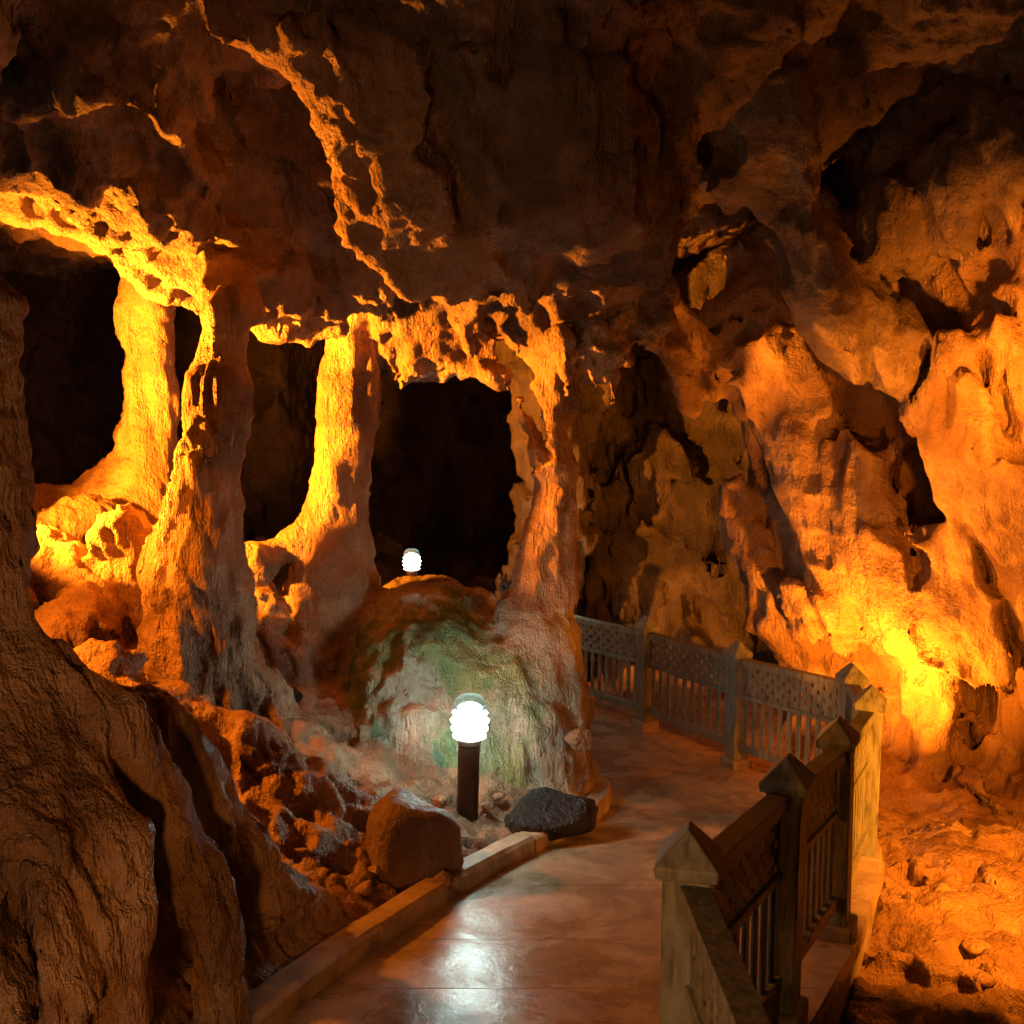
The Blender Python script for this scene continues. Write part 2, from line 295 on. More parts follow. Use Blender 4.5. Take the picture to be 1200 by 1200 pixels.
# surface nets
cnt = np.zeros([n - 1 for n in ins.shape], np.int8)
for a in (0, 1):
    for b in (0, 1):
        for c in (0, 1): cnt += ins[a:ins.shape[0] - 1 + a, b:ins.shape[1] - 1 + b, c:ins.shape[2] - 1 + c]
cells = np.argwhere((cnt > 0) & (cnt < 8))
vid = np.full(cnt.shape, -1, np.int32); vid[cells[:, 0], cells[:, 1], cells[:, 2]] = np.arange(len(cells))
corner = [(a, b, c) for a in (0, 1) for b in (0, 1) for c in (0, 1)]
cv = np.stack([full[cells[:, 0] + a, cells[:, 1] + b, cells[:, 2] + c] for a, b, c in corner], 1)
acc = np.zeros((len(cells), 3), np.float32); num = np.zeros(len(cells), np.float32)
for e0 in range(8):
    for ax in range(3):
        if corner[e0][ax] == 0:
            o = list(corner[e0]); o[ax] = 1; e1 = corner.index(tuple(o))
            m = (cv[:, e0] < 0) != (cv[:, e1] < 0)
            t = np.where(m, cv[:, e0] / (cv[:, e0] - cv[:, e1] + 1e-12 * (~m)), 0)
            p = np.tile(np.array(corner[e0], np.float32), (len(cells), 1)); p[:, ax] += t
            acc += p * m[:, None]; num += m
gp = cells + acc / num[:, None]
s = np.interp(gp[:, 1], np.arange(NY), S); VX = np.stack([(U[0] + gp[:, 0] * H) * s, s - OFF, (V[0] + gp[:, 2] * H) * s - .35], 1).astype(np.float32)
vkey = idarr[cells[:, 0], cells[:, 1], cells[:, 2]]
vkey[(vkey == KEYS.index('colD')) & (VX[:, 2] < -1.55)] = KEYS.index('mound')
quads = []
for ax in range(3):
    sl0 = [slice(None)] * 3; sl1 = [slice(None)] * 3; sl0[ax] = slice(0, -1); sl1[ax] = slice(1, None)
    ch = np.argwhere(ins[tuple(sl0)] != ins[tuple(sl1)])
    b1, b2 = [(1, 2), (2, 0), (0, 1)][ax]
    ok = (ch[:, b1] > 0) & (ch[:, b2] > 0) & (ch[:, b1] < ins.shape[b1] - 1) & (ch[:, b2] < ins.shape[b2] - 1)
    ch = ch[ok]
    def vv(d1, d2):
        q = ch.copy(); q[:, b1] -= d1; q[:, b2] -= d2; return vid[q[:, 0], q[:, 1], q[:, 2]]
    Q = np.stack([vv(1, 1), vv(0, 1), vv(0, 0), vv(1, 0)], 1)
    flip = ~ins[ch[:, 0], ch[:, 1], ch[:, 2]]
    Q[flip] = Q[flip][:, ::-1]; quads.append(Q)
quads = np.concatenate(quads); quads = quads[(quads >= 0).all(1)]
del full, ins, fa, vid, cnt
def normals(V, Q):
    n = np.cross(V[Q[:, 2]] - V[Q[:, 0]], V[Q[:, 3]] - V[Q[:, 1]]); out = np.zeros_like(V)
    for k in range(4):
        for a in range(3): out[:, a] += np.bincount(Q[:, k], n[:, a], len(V))
    return out / (np.linalg.norm(out, axis=1, keepdims=True) + 1e-9)
# drop small loose islands (label propagation)
lab = np.arange(len(VX))
for it in range(400):
    m = lab[quads].min(1); new = lab.copy()
    for k in range(4): np.minimum.at(new, quads[:, k], m)
    new = new[new]
    if (new == lab).all(): break
    lab = new
cn = np.bincount(lab, minlength=len(lab)); quads = quads[cn[lab[quads[:, 0]]] > 1500]
# fine relief along the normals
N = normals(VX, quads)
x, y, z = VX.T
kn = np.array(KEYS)[vkey]
fl = np.zeros(len(VX), np.float32)
for kk, v in {'colA': .5, 'colB': 1.0, 'colC': .8, 'colD': 1.0, 'colE': .55, 'mound': .8, 'wall': .5, 'bulge': .6, 'stub': .5, 'ridge': .5, 'arch': .5, 'ceiling': .2, 'back': .5, 'recess': 1.0, 'rib': .5, 'pillar': .5}.items(): fl[kn == kk] = v
for it in range(6):                       # soften the change from one kind of relief to the next
    t = fl[quads].mean(1); acc1 = np.zeros(len(fl)); c1 = np.zeros(len(fl))
    for k in range(4): acc1 += np.bincount(quads[:, k], t, len(fl)); c1 += np.bincount(quads[:, k], None, len(fl))
    fl = (acc1 / np.maximum(c1, 1)).astype(np.float32)
steep = np.clip(1.25 - np.abs(N[:, 2]) * 1.2, 0, 1)
wob = .12 * vnoise(x * 2, y * 2, z * 2, 9)
flute = (np.abs(vnoise((x + wob) * 6.5, (y + wob) * 6.5, z * .9, 10)) * .075 + np.abs(vnoise((x + wob) * 15, (y + wob) * 15, z * 1.5, 11)) * .05) * fl * steep
c7 = vnoise(x * 7 + z * 2, y * 7, z * 4.5, 12); c15 = vnoise(x * 15 + z * 4, y * 15, z * 10, 13)
billow = c7 * .035 - np.abs(c7) * .075 + .025 + c15 * .02 - np.abs(c15) * .04 + .013 + vnoise(x * 30, y * 30, z * 30, 14) * .014
crack = -np.exp(-np.abs(vnoise(x * 2.1 + .6 * z, y * 2.1, z * 1.2, 17)) * 26) * .05 - np.exp(-np.abs(vnoise(x * 4.6 + z, y * 4.6, z * 2.2, 18)) * 14) * .025
pits = -np.clip(vnoise(x * 5, y * 5, z * 5, 15) - .5, 0, 1) * .12
rough = .55 + .6 * np.clip(vnoise(x * 1.1, y * 1.1, z * 1.1, 16) + .3, 0, 1)
REL = np.ones(len(VX), np.float32)
for kk, v in {'ceiling': .75, 'bulge': .55, 'rib': .55, 'ridge': .9, 'wall': .55, 'floor': .75, 'colD': .7, 'colC': .7, 'colA': .7, 'colE': .7}.items(): REL[kn == kk] = v
VX = VX + (N * REL[:, None]) * (flute - .035 * fl + crack * (1 - .5 * np.minimum(fl, 1)) + billow * rough * (1 - .45 * np.minimum(fl, 1)) + pits * .6 * (1 - .5 * np.minimum(fl, 1)))[:, None]
# the ids so that each thing has a clean outline
fkey = vkey[quads[:, 0]]
EDGE_N = normals(VX, quads)
for i, kk in enumerate(KEYS):             # stray scraps of a stalactite belong to the ceiling
    if kk[:2] == 'st':
        sel = np.where(fkey == i)[0]
        if len(sel) == 0: continue
        u, inv = np.unique(quads[sel], return_inverse=True); q = inv.reshape(-1, 4); lb = np.arange(len(u))
        for it in range(300):
            m = lb[q].min(1); nw = lb.copy()
            for k in range(4): np.minimum.at(nw, q[:, k], m)
            nw = nw[nw]
            if (nw == lb).all(): break
            lb = nw
        fl_ = lb[q[:, 0]]; big = np.bincount(fl_).argmax(); fkey[sel[fl_ != big]] = KEYS.index('floor' if kk == 'stub' else 'ceiling')
# colour variation of the stone, stored per vertex: patches, mineral streaks, algae
x, y, z = VX.T
def fbm(x, y, z, o, s, seed): return sum(vnoise(x * s * 2.03 ** k, y * s * 2.03 ** k, z * s * 2.03 ** k, seed + k) * .58 ** k for k in range(o)) / 1.6 * .5 + .5
t1 = fbm(x, y, z, 5, 1.6, 30); t2 = fbm(x + .1 * t1, y, z * .22, 4, 6.0, 40)
al = fbm(x, y, z * .5, 4, 2.6, 50)
dd = np.sqrt(((VX - pt(490, 840, 7.1)[None]) ** 2 * np.array([1, .6, 1])).sum(1)); al = np.clip(al * 1.15 * np.clip(1.5 - dd / 1.15, 0, 1), 0, 1)
TONE = np.stack([t1, t2, al, np.ones_like(t1)], 1).astype(np.float32)
print('rock quads', len(quads))

# ------------------------------------------------------------------ materials
def mat(name):
    m = bpy.data.materials.new(name); m.use_nodes = True
    nt = m.node_tree; b = nt.nodes['Principled BSDF']; return m, nt, b
def nd(nt, t, **kw):
    n = nt.nodes.new(t)
    for k, v in kw.items():
        if k in n.inputs: n.inputs[k].default_value = v
        else: setattr(n, k, v)
    return n
def ramp(nt, src, stops):
    r = nt.nodes.new('ShaderNodeValToRGB'); e = r.color_ramp.elements
    while len(e) < len(stops): e.new(.5)
    for el, (p, c) in zip(e, stops): el.position = p; el.color = (*c, 1) if len(c) == 3 else c
    nt.links.new(src, r.inputs[0]); return r.outputs[0]
def noise(nt, co, scale, detail=6, rough=.6, dist=0.0):
    n = nd(nt, 'ShaderNodeTexNoise', Scale=scale, Detail=detail, Roughness=rough, Distortion=dist); nt.links.new(co, n.inputs['Vector']); return n.outputs['Fac']
def mixc(nt, fac, a, b, mode='MIX'):
    m = nt.nodes.new('ShaderNodeMix'); m.data_type = 'RGBA'; m.blend_type = mode
    for s, v in ((m.inputs[0], fac), (m.inputs[6], a), (m.inputs[7], b)):
        if hasattr(v, 'links') or hasattr(v, 'is_linked'): nt.links.new(v, s)
        else: s.default_value = v if not isinstance(v, tuple) else (*v, 1)
    return m.outputs[2]
def math_(nt, op, a, b=None):
    m = nt.nodes.new('ShaderNodeMath'); m.operation = op
    for s, v in ((m.inputs[0], a), (m.inputs[1], b)):
        if v is None: continue
        if hasattr(v, 'is_linked'): nt.links.new(v, s)
        else: s.default_value = v
    return m.outputs[0]
def bump(nt, h, strength, dist, prev=None):
    b = nd(nt, 'ShaderNodeBump', Strength=strength, Distance=dist); nt.links.new(h, b.inputs['Height'])
    if prev is not None: nt.links.new(prev, b.inputs['Normal'])
    return b.outputs[0]

def rock_material(name, tones, algae=False, flut=False, rough=.62, attr=True):
    m, nt, b = mat(name)
    g = nt.nodes.new('ShaderNodeNewGeometry'); co = g.outputs['Position']
    mp = nd(nt, 'ShaderNodeMapping'); mp.inputs['Scale'].default_value = (1, 1, .22); nt.links.new(co, mp.inputs[0]); vo = mp.outputs[0]
    if attr:
        at = nd(nt, 'ShaderNodeAttribute', attribute_name='tone'); sp = nt.nodes.new('ShaderNodeSeparateColor'); nt.links.new(at.outputs['Color'], sp.inputs[0])
        n1, n2, n4 = sp.outputs
    else:
        n1 = noise(nt, co, 1.6, 4, .62, 0); n2 = noise(nt, vo, 7, 3, .65, 0)
    n3 = noise(nt, co, 22, 4, .7)
    c = ramp(nt, n1, [(.30, tones[0]), (.48, tones[1]), (.62, tones[2]), (.75, tones[1])])
    c = mixc(nt, math_(nt, 'MULTIPLY', ramp(nt, n2, [(.42, (0, 0, 0)), (.62, (1, 1, 1))]), .55), c, tones[3])
    c = mixc(nt, math_(nt, 'MULTIPLY', ramp(nt, n3, [(.50, (0, 0, 0)), (.68, (1, 1, 1))]), .45), c, tones[0])
    if algae:
        msk = ramp(nt, math_(nt, 'ADD', n4, math_(nt, 'MULTIPLY', math_(nt, 'SUBTRACT', n3, .5), .7)), [(.34, (0, 0, 0)), (.58, (.9, .9, .9))])
        gcol = ramp(nt, n1, [(.35, (.035, .11, .06)), (.5, (.11, .19, .07)), (.65, (.24, .26, .10))])
        c = mixc(nt, msk, c, gcol)
    nt.links.new(c, b.inputs['Base Color'])
    rr = ramp(nt, n2, [(.3, (rough - .2,) * 3), (.7, (rough + .15,) * 3)]); nt.links.new(rr, b.inputs['Roughness'])
    b.inputs['Specular IOR Level'].default_value = .35
    st = noise(nt, vo, 17, 3, .65, 0)
    hh = math_(nt, 'ADD', math_(nt, 'MULTIPLY', math_(nt, 'ABSOLUTE', math_(nt, 'SUBTRACT', st, .5)), 1.8 if flut else 1.2), n3)
    nt.links.new(bump(nt, hh, .8, .055), b.inputs['Normal'])
    return m
T_MAIN = [(.16, .092, .052), (.34, .21, .12), (.44, .30, .18), (.25, .145, .08)]
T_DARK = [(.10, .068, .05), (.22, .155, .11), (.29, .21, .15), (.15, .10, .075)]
M_ROCK = rock_material('limestone', T_MAIN)
M_FLUT = rock_material('flowstone', T_MAIN, flut=True)
M_MOUND = rock_material('limestone_with_algae', [(.22, .17, .12), (.40, .33, .24), (.5, .43, .33), (.29, .23, .16)], algae=True, flut=True)
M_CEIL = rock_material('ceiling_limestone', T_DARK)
M_BACK = rock_material('shade_dark_limestone', [(.05, .04, .032), (.11, .085, .062), (.15, .115, .085), (.075, .058, .045)])  # limestone darkened so the deep openings read black: shade put into the colour
M_BOULD = rock_material('boulder_stone', [(.09, .05, .035), (.2, .125, .085), (.28, .18, .12), (.13, .085, .06)], attr=False)
M_ROCK2 = rock_material('loose_limestone', T_MAIN, attr=False)
M_BLACK = rock_material('black_stone', [(.006, .006, .006), (.013, .014, .013), (.028, .032, .03), (.009, .009, .009)], rough=.45, attr=False)

def plain(name, col, rough=.5, metal=0.0, var=.25, scale=14.0, bmp=.2, dist=.01, stretch=None):
    m, nt, b = mat(name)
    tc = nt.nodes.new('ShaderNodeTexCoord'); co = tc.outputs['Object']
    if stretch:
        mp = nd(nt, 'ShaderNodeMapping'); mp.inputs['Scale'].default_value = stretch; nt.links.new(co, mp.inputs[0]); co = mp.outputs[0]
    n = noise(nt, co, scale, 7, .62, .3)
    lo = tuple(v * (1 - var * 1.6) for v in col); hi = tuple(min(v * (1 + var), 1) for v in col)
    nt.links.new(ramp(nt, n, [(.3, lo), (.5, col), (.7, hi)]), b.inputs['Base Color'])
    nt.links.new(ramp(nt, n, [(.3, (rough * .8,) * 3), (.7, (min(rough * 1.2, 1),) * 3)]), b.inputs['Roughness'])
    b.inputs['Metallic'].default_value = metal
    nt.links.new(bump(nt, n, bmp, dist), b.inputs['Normal'])
    return m
M_WOOD = plain('grey_painted_wood', (.20, .215, .18), .62, 0, .42, 4, .5, .008, (8, 8, 1.6))
M_CONC = plain('concrete', (.30, .25, .19), .7, 0, .35, 6, .4, .012)
M_KERB = plain('kerb_stone', (.36, .27, .17), .6, 0, .4, 7, .5, .012)
M_LAMPPOST = plain('dark_brown_metal', (.035, .018, .012), .4, .3, .2, 10, .1)
M_HOUSING = plain('black_metal', (.02, .02, .02), .5, .6, .2, 12, .1)
def path_material():
    m, nt, b = mat('wet_stone_paving')
    g = nt.nodes.new('ShaderNodeNewGeometry'); co = g.outputs['Position']
    n1 = noise(nt, co, 1.7, 6, .6, .5); n2 = noise(nt, co, 9, 7, .65, .4); n3 = noise(nt, co, 45, 4, .65)
    c = ramp(nt, n1, [(.3, (.22, .165, .10)), (.5, (.40, .32, .20)), (.68, (.48, .40, .27))])
    c = mixc(nt, math_(nt, 'MULTIPLY', ramp(nt, n2, [(.42, (0, 0, 0)), (.65, (1, 1, 1))]), .5), c, (.12, .08, .055))
    nt.links.new(c, b.inputs['Base Color'])
    r = ramp(nt, n1, [(.34, (.13,) * 3), (.48, (.24,) * 3), (.62, (.5,) * 3)]); nt.links.new(r, b.inputs['Roughness'])
    h = bump(nt, n2, .22, .02); h = bump(nt, n3, .2, .008, h); nt.links.new(h, b.inputs['Normal'])
    return m
M_PATH = path_material()
def emis(name, col, st):
    m, nt, b = mat(name); b.inputs['Base Color'].default_value = (.8, .8, .8, 1)
    b.inputs['Emission Color'].default_value = (*col, 1); b.inputs['Emission Strength'].default_value = st; return m
M_GLOW = emis('lit_white_louvre', WHITE, 38.0)
M_GLOW2 = emis('lit_white_globe', WHITE, 24.0)
M_GLOW3 = emis('dim_white_globe', WHITE, 32.0)
M_AMBER = emis('amber_glass', AMBER, 12.0)

# ------------------------------------------------------------------ rock objects
def npmesh(name, V, Q, m, smooth=True):
    me = bpy.data.meshes.new(name)
    me.vertices.add(len(V)); me.vertices.foreach_set('co', np.ascontiguousarray(V, np.float32).ravel())
    n = Q.shape[1]
    me.loops.add(Q.size); me.loops.foreach_set('vertex_index', np.ascontiguousarray(Q, np.int32).ravel())
    me.polygons.add(len(Q)); me.polygons.foreach_set('loop_start', np.arange(0, Q.size, n, dtype=np.int32))
    me.polygons.foreach_set('use_smooth', np.full(len(Q), smooth)); me.materials.append(m)
    me.update(calc_edges=True); return me
INFO = {
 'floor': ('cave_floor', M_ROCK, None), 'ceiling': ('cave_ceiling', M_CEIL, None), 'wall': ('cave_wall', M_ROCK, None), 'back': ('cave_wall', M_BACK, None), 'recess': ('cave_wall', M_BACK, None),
 'colA': ('rock_column', M_FLUT, 'bright yellow lit limestone column farthest left at the back', 'column'),
 'colB': ('rock_column', M_FLUT, 'thick shadowed reddish column with a lit left edge and fluted foot', 'column'),
 'colC': ('rock_column', M_FLUT, 'tall orange column with a flaring fluted skirt between two dark openings', 'column'),
 'colD': ('rock_column', M_FLUT, 'knobbly column rising from the algae stained mound beside the path', 'column'),
 'colE': ('rock_column', M_FLUT, 'dark foreground column at left edge with spreading root like foot', 'column'),
 'stub': ('stalagmite', M_FLUT, 'short blunt stalagmite standing left of the shadowed column', 'stalagmite'),
 'mound': ('rock_mound', M_MOUND, 'pale green stained flowstone mound behind the lit path lamp', 'mound'),
 'ridge': ('rock_ridge', M_ROCK, 'long crumbly ridge slanting down the ceiling, its edge lit orange', 'ridge'),
 'arch': ('rock_arch', M_ROCK, 'ragged rock arch over the dark opening left of the knobbly column', 'arch'),
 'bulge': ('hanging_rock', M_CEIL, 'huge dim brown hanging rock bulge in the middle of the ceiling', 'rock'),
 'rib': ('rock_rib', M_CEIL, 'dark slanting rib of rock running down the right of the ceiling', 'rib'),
 'pillar': ('rock_column', M_FLUT, 'thin dim crooked column in the recess behind the railing', 'column'),
}
ST_LABEL = ['broad lit stalactite right of the tall orange column top', 'long lit stalactite second from the tall orange column over the opening', 'small stalactite above the arch crown', 'slim stalactite just left of the knobbly column top', 'stout lit stalactite on the left side of the knobbly column top', 'largest lit stalactite right above the knobbly column', 'thin stalactite hanging rightmost over the knobbly column', 'stubby stalactite high under the brown bulge', 'small bright stalactite tip under the right end of the bulge', 'rightmost small bright stalactite tip beneath the bulge',
            'little stalactite on the left of the tall orange column top', 'leftmost of the tiny tips over the left dark opening', 'second from left of the tiny tips over the left dark opening', 'third from left of the tiny tips over the left dark opening', 'rightmost of the tiny tips over the left dark opening', 'small bright stalactite at the top of the shadowed column', 'short stalactite under the middle of the bulge', 'tiny lone bright tip on the underside of the bulge']
for i, lb in enumerate(ST_LABEL): INFO['st%02d' % i] = ('stalactite', M_ROCK, lb, 'stalactite')
for i, k in enumerate(KEYS):
    Q = quads[fkey == i]
    if len(Q) == 0: print('no faces', k); continue
    used, inv = np.unique(Q, return_inverse=True); Q2 = inv.reshape(Q.shape)
    inf = INFO[k]; me = npmesh(inf[0], VX[used], Q2, inf[1])
    try: me.normals_split_custom_set_from_vertices(EDGE_N[used].astype(float).tolist())
    except Exception as e: print(e)
    ca = me.color_attributes.new('tone', 'FLOAT_COLOR', 'POINT'); ca.data.foreach_set('color', TONE[used].ravel())
    o = bpy.data.objects.new(inf[0], me); COL.objects.link(o)
    if inf[2] is None: o['kind'] = 'structure'
    else:
        o['label'] = inf[2]; o['category'] = inf[3]
        o['group'] = {'rock_column': 'cave columns', 'stalactite': 'stalactites along the ceiling lip'}.get(inf[0], '')
        if not o['group']: del o['group']

# ------------------------------------------------------------------ mesh helpers
def mesh_obj(name, verts, faces, m, parent=None, smooth=False, bevel=0):
    me = bpy.data.meshes.new(name); me.from_pydata([tuple(map(float, v)) for v in verts], [], faces); me.materials.append(m)
    bm = bmesh.new(); bm.from_mesh(me); bmesh.ops.recalc_face_normals(bm, faces=bm.faces)
    if bevel: bmesh.ops.bevel(bm, geom=list(bm.edges), offset=bevel, segments=1, affect='EDGES')
    if smooth:
        for f in bm.faces: f.smooth = True
    bm.to_mesh(me); bm.free()
    o = bpy.data.objects.new(name, me); COL.objects.link(o)
    if parent: o.parent = parent
    return o
BF = [(0, 1, 2, 3), (7, 6, 5, 4), (0, 4, 5, 1), (1, 5, 6, 2), (2, 6, 7, 3), (3, 7, 4, 0)]
def bar(a, b, n, t, z0, z1):
    """sheared box from a to b (points on the ground line), thickness t along n, between heights z0 and z1"""
    a = np.array(a); b = np.array(b); n = np.array(n) * t / 2; u = np.array([0, 0, 1.])
    return [a - n + u * z0, a + n + u * z0, a + n + u * z1, a - n + u * z1, b - n + u * z0, b + n + u * z0, b + n + u * z1, b - n + u * z1], BF
def empty(name, loc=(0, 0, 0)):
    o = bpy.data.objects.new(name, None); COL.objects.link(o); o.location = loc; return o
def lathe(name, prof, m, parent=None, seg=24, loc=(0, 0, 0), smooth=True):
    V = []; Fc = []
    for r, z in prof:
        for k in range(seg): a = 2 * math.pi * k / seg; V.append((r * math.cos(a), r * math.sin(a), z))
    for i in range(len(prof) - 1):
        for k in range(seg): Fc.append((i * seg + k, i * seg + (k + 1) % seg, (i + 1) * seg + (k + 1) % seg, (i + 1) * seg + k))
    Fc.append(tuple(range(seg))); Fc.append(tuple((len(prof) - 1) * seg + k for k in range(seg)))
    o = mesh_obj(name, V, Fc, m, parent, smooth); o.location = loc
    return o
def smooth_by_angle(o, ang=35):
    me = o.data
    for p in me.polygons: p.use_smooth = True
    bm = bmesh.new(); bm.from_mesh(me)
    for e in bm.edges:
        if len(e.link_faces) == 2 and e.calc_face_angle(0) > math.radians(ang): e.smooth = False
    bm.to_mesh(me); bm.free()

# ------------------------------------------------------------------ path slabs and deck
path = empty('path', (0, 0, 0)); path['kind'] = 'structure'
def right_edge(y):                    # outer edge of the deck, just outside the posts
    return np.interp(y, RAILYX, RAILX) + .13
CUTS = [0.6, 2.2, 3.5, 4.35, 4.95, 5.75, 6.6, 7.25]
def slab(y0, y1, x0f=xkerb, x1f=right_edge, split=None):
    g = .003; n = 8; ys = np.linspace(y0 + g, y1 - g, n)
    V = []
    for yy in ys:
        a = x0f(yy); b = x1f(yy)
        for xx in (a, b): V.append((xx, yy, zpath(yy)))
    for (xx, yy, zz) in list(V): V.append((xx, yy, zz - .10))
    m = 2 * n; Fc = []
    for i in range(n - 1):
        a = 2 * i; Fc += [(a, a + 1, a + 3, a + 2), (m + a, m + a + 2, m + a + 3, m + a + 1), (a, a + 2, m + a + 2, m + a), (a + 1, m + a + 1, m + a + 3, a + 3)]
    Fc += [(0, m, m + 1, 1), (m - 2, m - 1, 2 * m - 1, 2 * m - 2)]
    return mesh_obj('slab', V, Fc, M_PATH, path)
for a, b in zip(CUTS[:-1], CUTS[1:]): slab(a, b)
# turning part of the path: polygon between rail line and the left edge
inner = [(float(xkerb(t)), t) for t in (7.262, 7.7, 8.2, 8.9, 9.6, 10.6, 11.8)]
outer = [(float(right_edge(7.262)), 7.262), (RX[5] + .13, 7.5), (RX[6] + .12, 8.95), ((RX[6] + RX[7]) / 2 + .12, 9.5), (RX[7] + .12, 10.1), (RX[8] + .12, 11.3), (RX[8] - .5, 12.4)]
for i in range(0, len(inner) - 1, 1):
    q = [inner[i], outer[i], outer[i + 1], inner[i + 1]]
    c = np.mean(q, 0); q = [c + (np.array(p) - c) * .996 for p in q]
    V = [(p[0], p[1], zpath(min(p[1], 11.2))) for p in q] + [(p[0], p[1], zpath(min(p[1], 11.2)) - .10) for p in q]
    mesh_obj('slab', V, BF, M_PATH, path)
# deck body under the slabs
ys = np.linspace(.6, 7.6, 24); V = []
for yy in ys:
    for xx, dz in ((xkerb(yy) - .02, -.104), (right_edge(yy) - .03, -.104), (right_edge(yy) - .05, -.75), (xkerb(yy) - .02, -.75)): V.append((xx, yy, zpath(yy) + dz))
Fc = []
for i in range(len(ys) - 1):
    for k in range(4): Fc.append((4 * i + k, 4 * i + (k + 1) % 4, 4 * i + 4 + (k + 1) % 4, 4 * i + 4 + k))
Fc += [(0, 3, 2, 1), tuple(4 * (len(ys) - 1) + k for k in range(4))]
o = mesh_obj('deck_body', V, Fc, M_CONC, path)
V = []; oo = [np.array(p) for p in outer[1:]]; ii = [np.array(p) for p in inner[1:]]
for a, b in zip(ii, oo):
    for p, dz in ((a, -.104), (b - (b - a) * .012, -.104), (b - (b - a) * .02, -.75), (a, -.75)): V.append((p[0], p[1], zpath(min(p[1], 11.2)) + dz))
Fc = []
for i in range(len(ii) - 1):
    for k in range(4): Fc.append((4 * i + k, 4 * i + (k + 1) % 4, 4 * i + 4 + (k + 1) % 4, 4 * i + 4 + k))
Fc += [(0, 3, 2, 1), tuple(4 * (len(ii) - 1) + k for k in range(4))]
mesh_obj('deck_body', V, Fc, M_CONC, path)

# kerb stones
kerb = empty('kerb'); kerb['label'] = 'low pale stone kerb along the left edge of the path'; kerb['category'] = 'kerb'
rnd = random.Random(3)
seglen = np.concatenate([[0], np.cumsum(np.linalg.norm(np.diff(KC, axis=0), axis=1))])
def kpt(s): return np.array([np.interp(s, seglen, KC[:, 0]), np.interp(s, seglen, KC[:, 1])])
s = .9
while s < seglen[-1] - 2.2:
    L = rnd.uniform(.75, 1.0); n = 5; V = []; dzr = rnd.uniform(-.006, .006); dwr = rnd.uniform(-.008, .008)
    for i in range(n):
        p = kpt(s + .004 + (L - .008) * i / (n - 1)); t = kpt(s + (L) * i / (n - 1) + .02) - kpt(s + L * i / (n - 1) - .02); t /= np.linalg.norm(t)
        nn = np.array([-t[1], t[0]]); z = zpath(p[1])
        prof = [(.0 + dwr, -.1), (.0 + dwr, .085), (.022 + dwr, .105 + dzr), (.135, .105 + dzr), (.155, .085), (.155, -.1)]
        for w, h in prof: V.append((p[0] + nn[0] * w, p[1] + nn[1] * w, z + h + rnd.uniform(-.003, .003)))
    k = 6; Fc = [(a * k + j, a * k + (j + 1) % k, (a + 1) * k + (j + 1) % k, (a + 1) * k + j) for a in range(n - 1) for j in range(k)]
    Fc += [tuple(range(k)), tuple((n - 1) * k + j for j in range(k))]
    mesh_obj('kerb_stone', V, Fc, M_KERB, kerb); s += L

# ------------------------------------------------------------------ railing
railing = empty('railing', tuple(RAIL_TOPS[1] - np.array([0, 0, POST_H])))
railing['label'] = 'grey wooden railing with pointed posts and perforated picket panels along the path'; railing['category'] = 'railing'
R0 = np.array(railing.location)
BASE = [np.array([RX[i], RY[i], RZ[i]]) - R0 for i in range(len(RX))]
dirs = []
for i in range(len(BASE)):
    a = BASE[max(i - 1, 0)]; b = BASE[min(i + 1, len(BASE) - 1)]; t = (b - a)[:2]; dirs.append(t / np.linalg.norm(t))
def post(i):
    t = np.array([*dirs[i], 0]); n = np.array([-dirs[i][1], dirs[i][0], 0]); u = np.array([0, 0, 1.]); b = BASE[i]
    lr = random.Random(50 + i); lean = t * lr.uniform(-.012, .012) + n * lr.uniform(-.012, .012)      # hand-set posts, none quite plumb
    def ring(w, z, w2=None): return [b + lean * z + t * (a * w / 2) + n * (c * (w2 or w) / 2) + u * (z + (.004 * lr.uniform(-1, 1) if z > .9 else 0)) for a, c in ((-1, -1), (1, -1), (1, 1), (-1, 1))]
    p = mesh_obj('post', ring(.14, -.12) + ring(.14, .965), [(3, 2, 1, 0), (4, 5, 6, 7), (0, 1, 5, 4), (1, 2, 6, 5), (2, 3, 7, 6), (3, 0, 4, 7)], M_WOOD, railing, bevel=.006)
    # gabled cap: eaves, then a ridge along the rail
    e0 = ring(.175, .962); e1 = ring(.185, 1.0); rg = [b + lean - t * .03 + u * 1.1, b + lean + t * .03 + u * (1.1 + lr.uniform(-.006, .006))]
    mesh_obj('cap', e0 + e1 + rg, [(3, 2, 1, 0), (0, 1, 5, 4), (1, 2, 6, 5), (2, 3, 7, 6), (3, 0, 4, 7), (4, 5, 9, 8), (6, 7, 8, 9), (5, 6, 9), (7, 4, 8)], M_WOOD, p, bevel=.004)
    f = [b + t * (a * .20 / 2) + n * (c * .2 / 2) + u * z for z in (-.02, .09) for a, c in ((-1, -1), (1, -1), (1, 1), (-1, 1))]
    mesh_obj('footing', f, [(3, 2, 1, 0), (4, 5, 6, 7), (0, 1, 5, 4), (1, 2, 6, 5), (2, 3, 7, 6), (3, 0, 4, 7)], M_CONC, p, bevel=.01)
for i in range(len(BASE)): post(i)
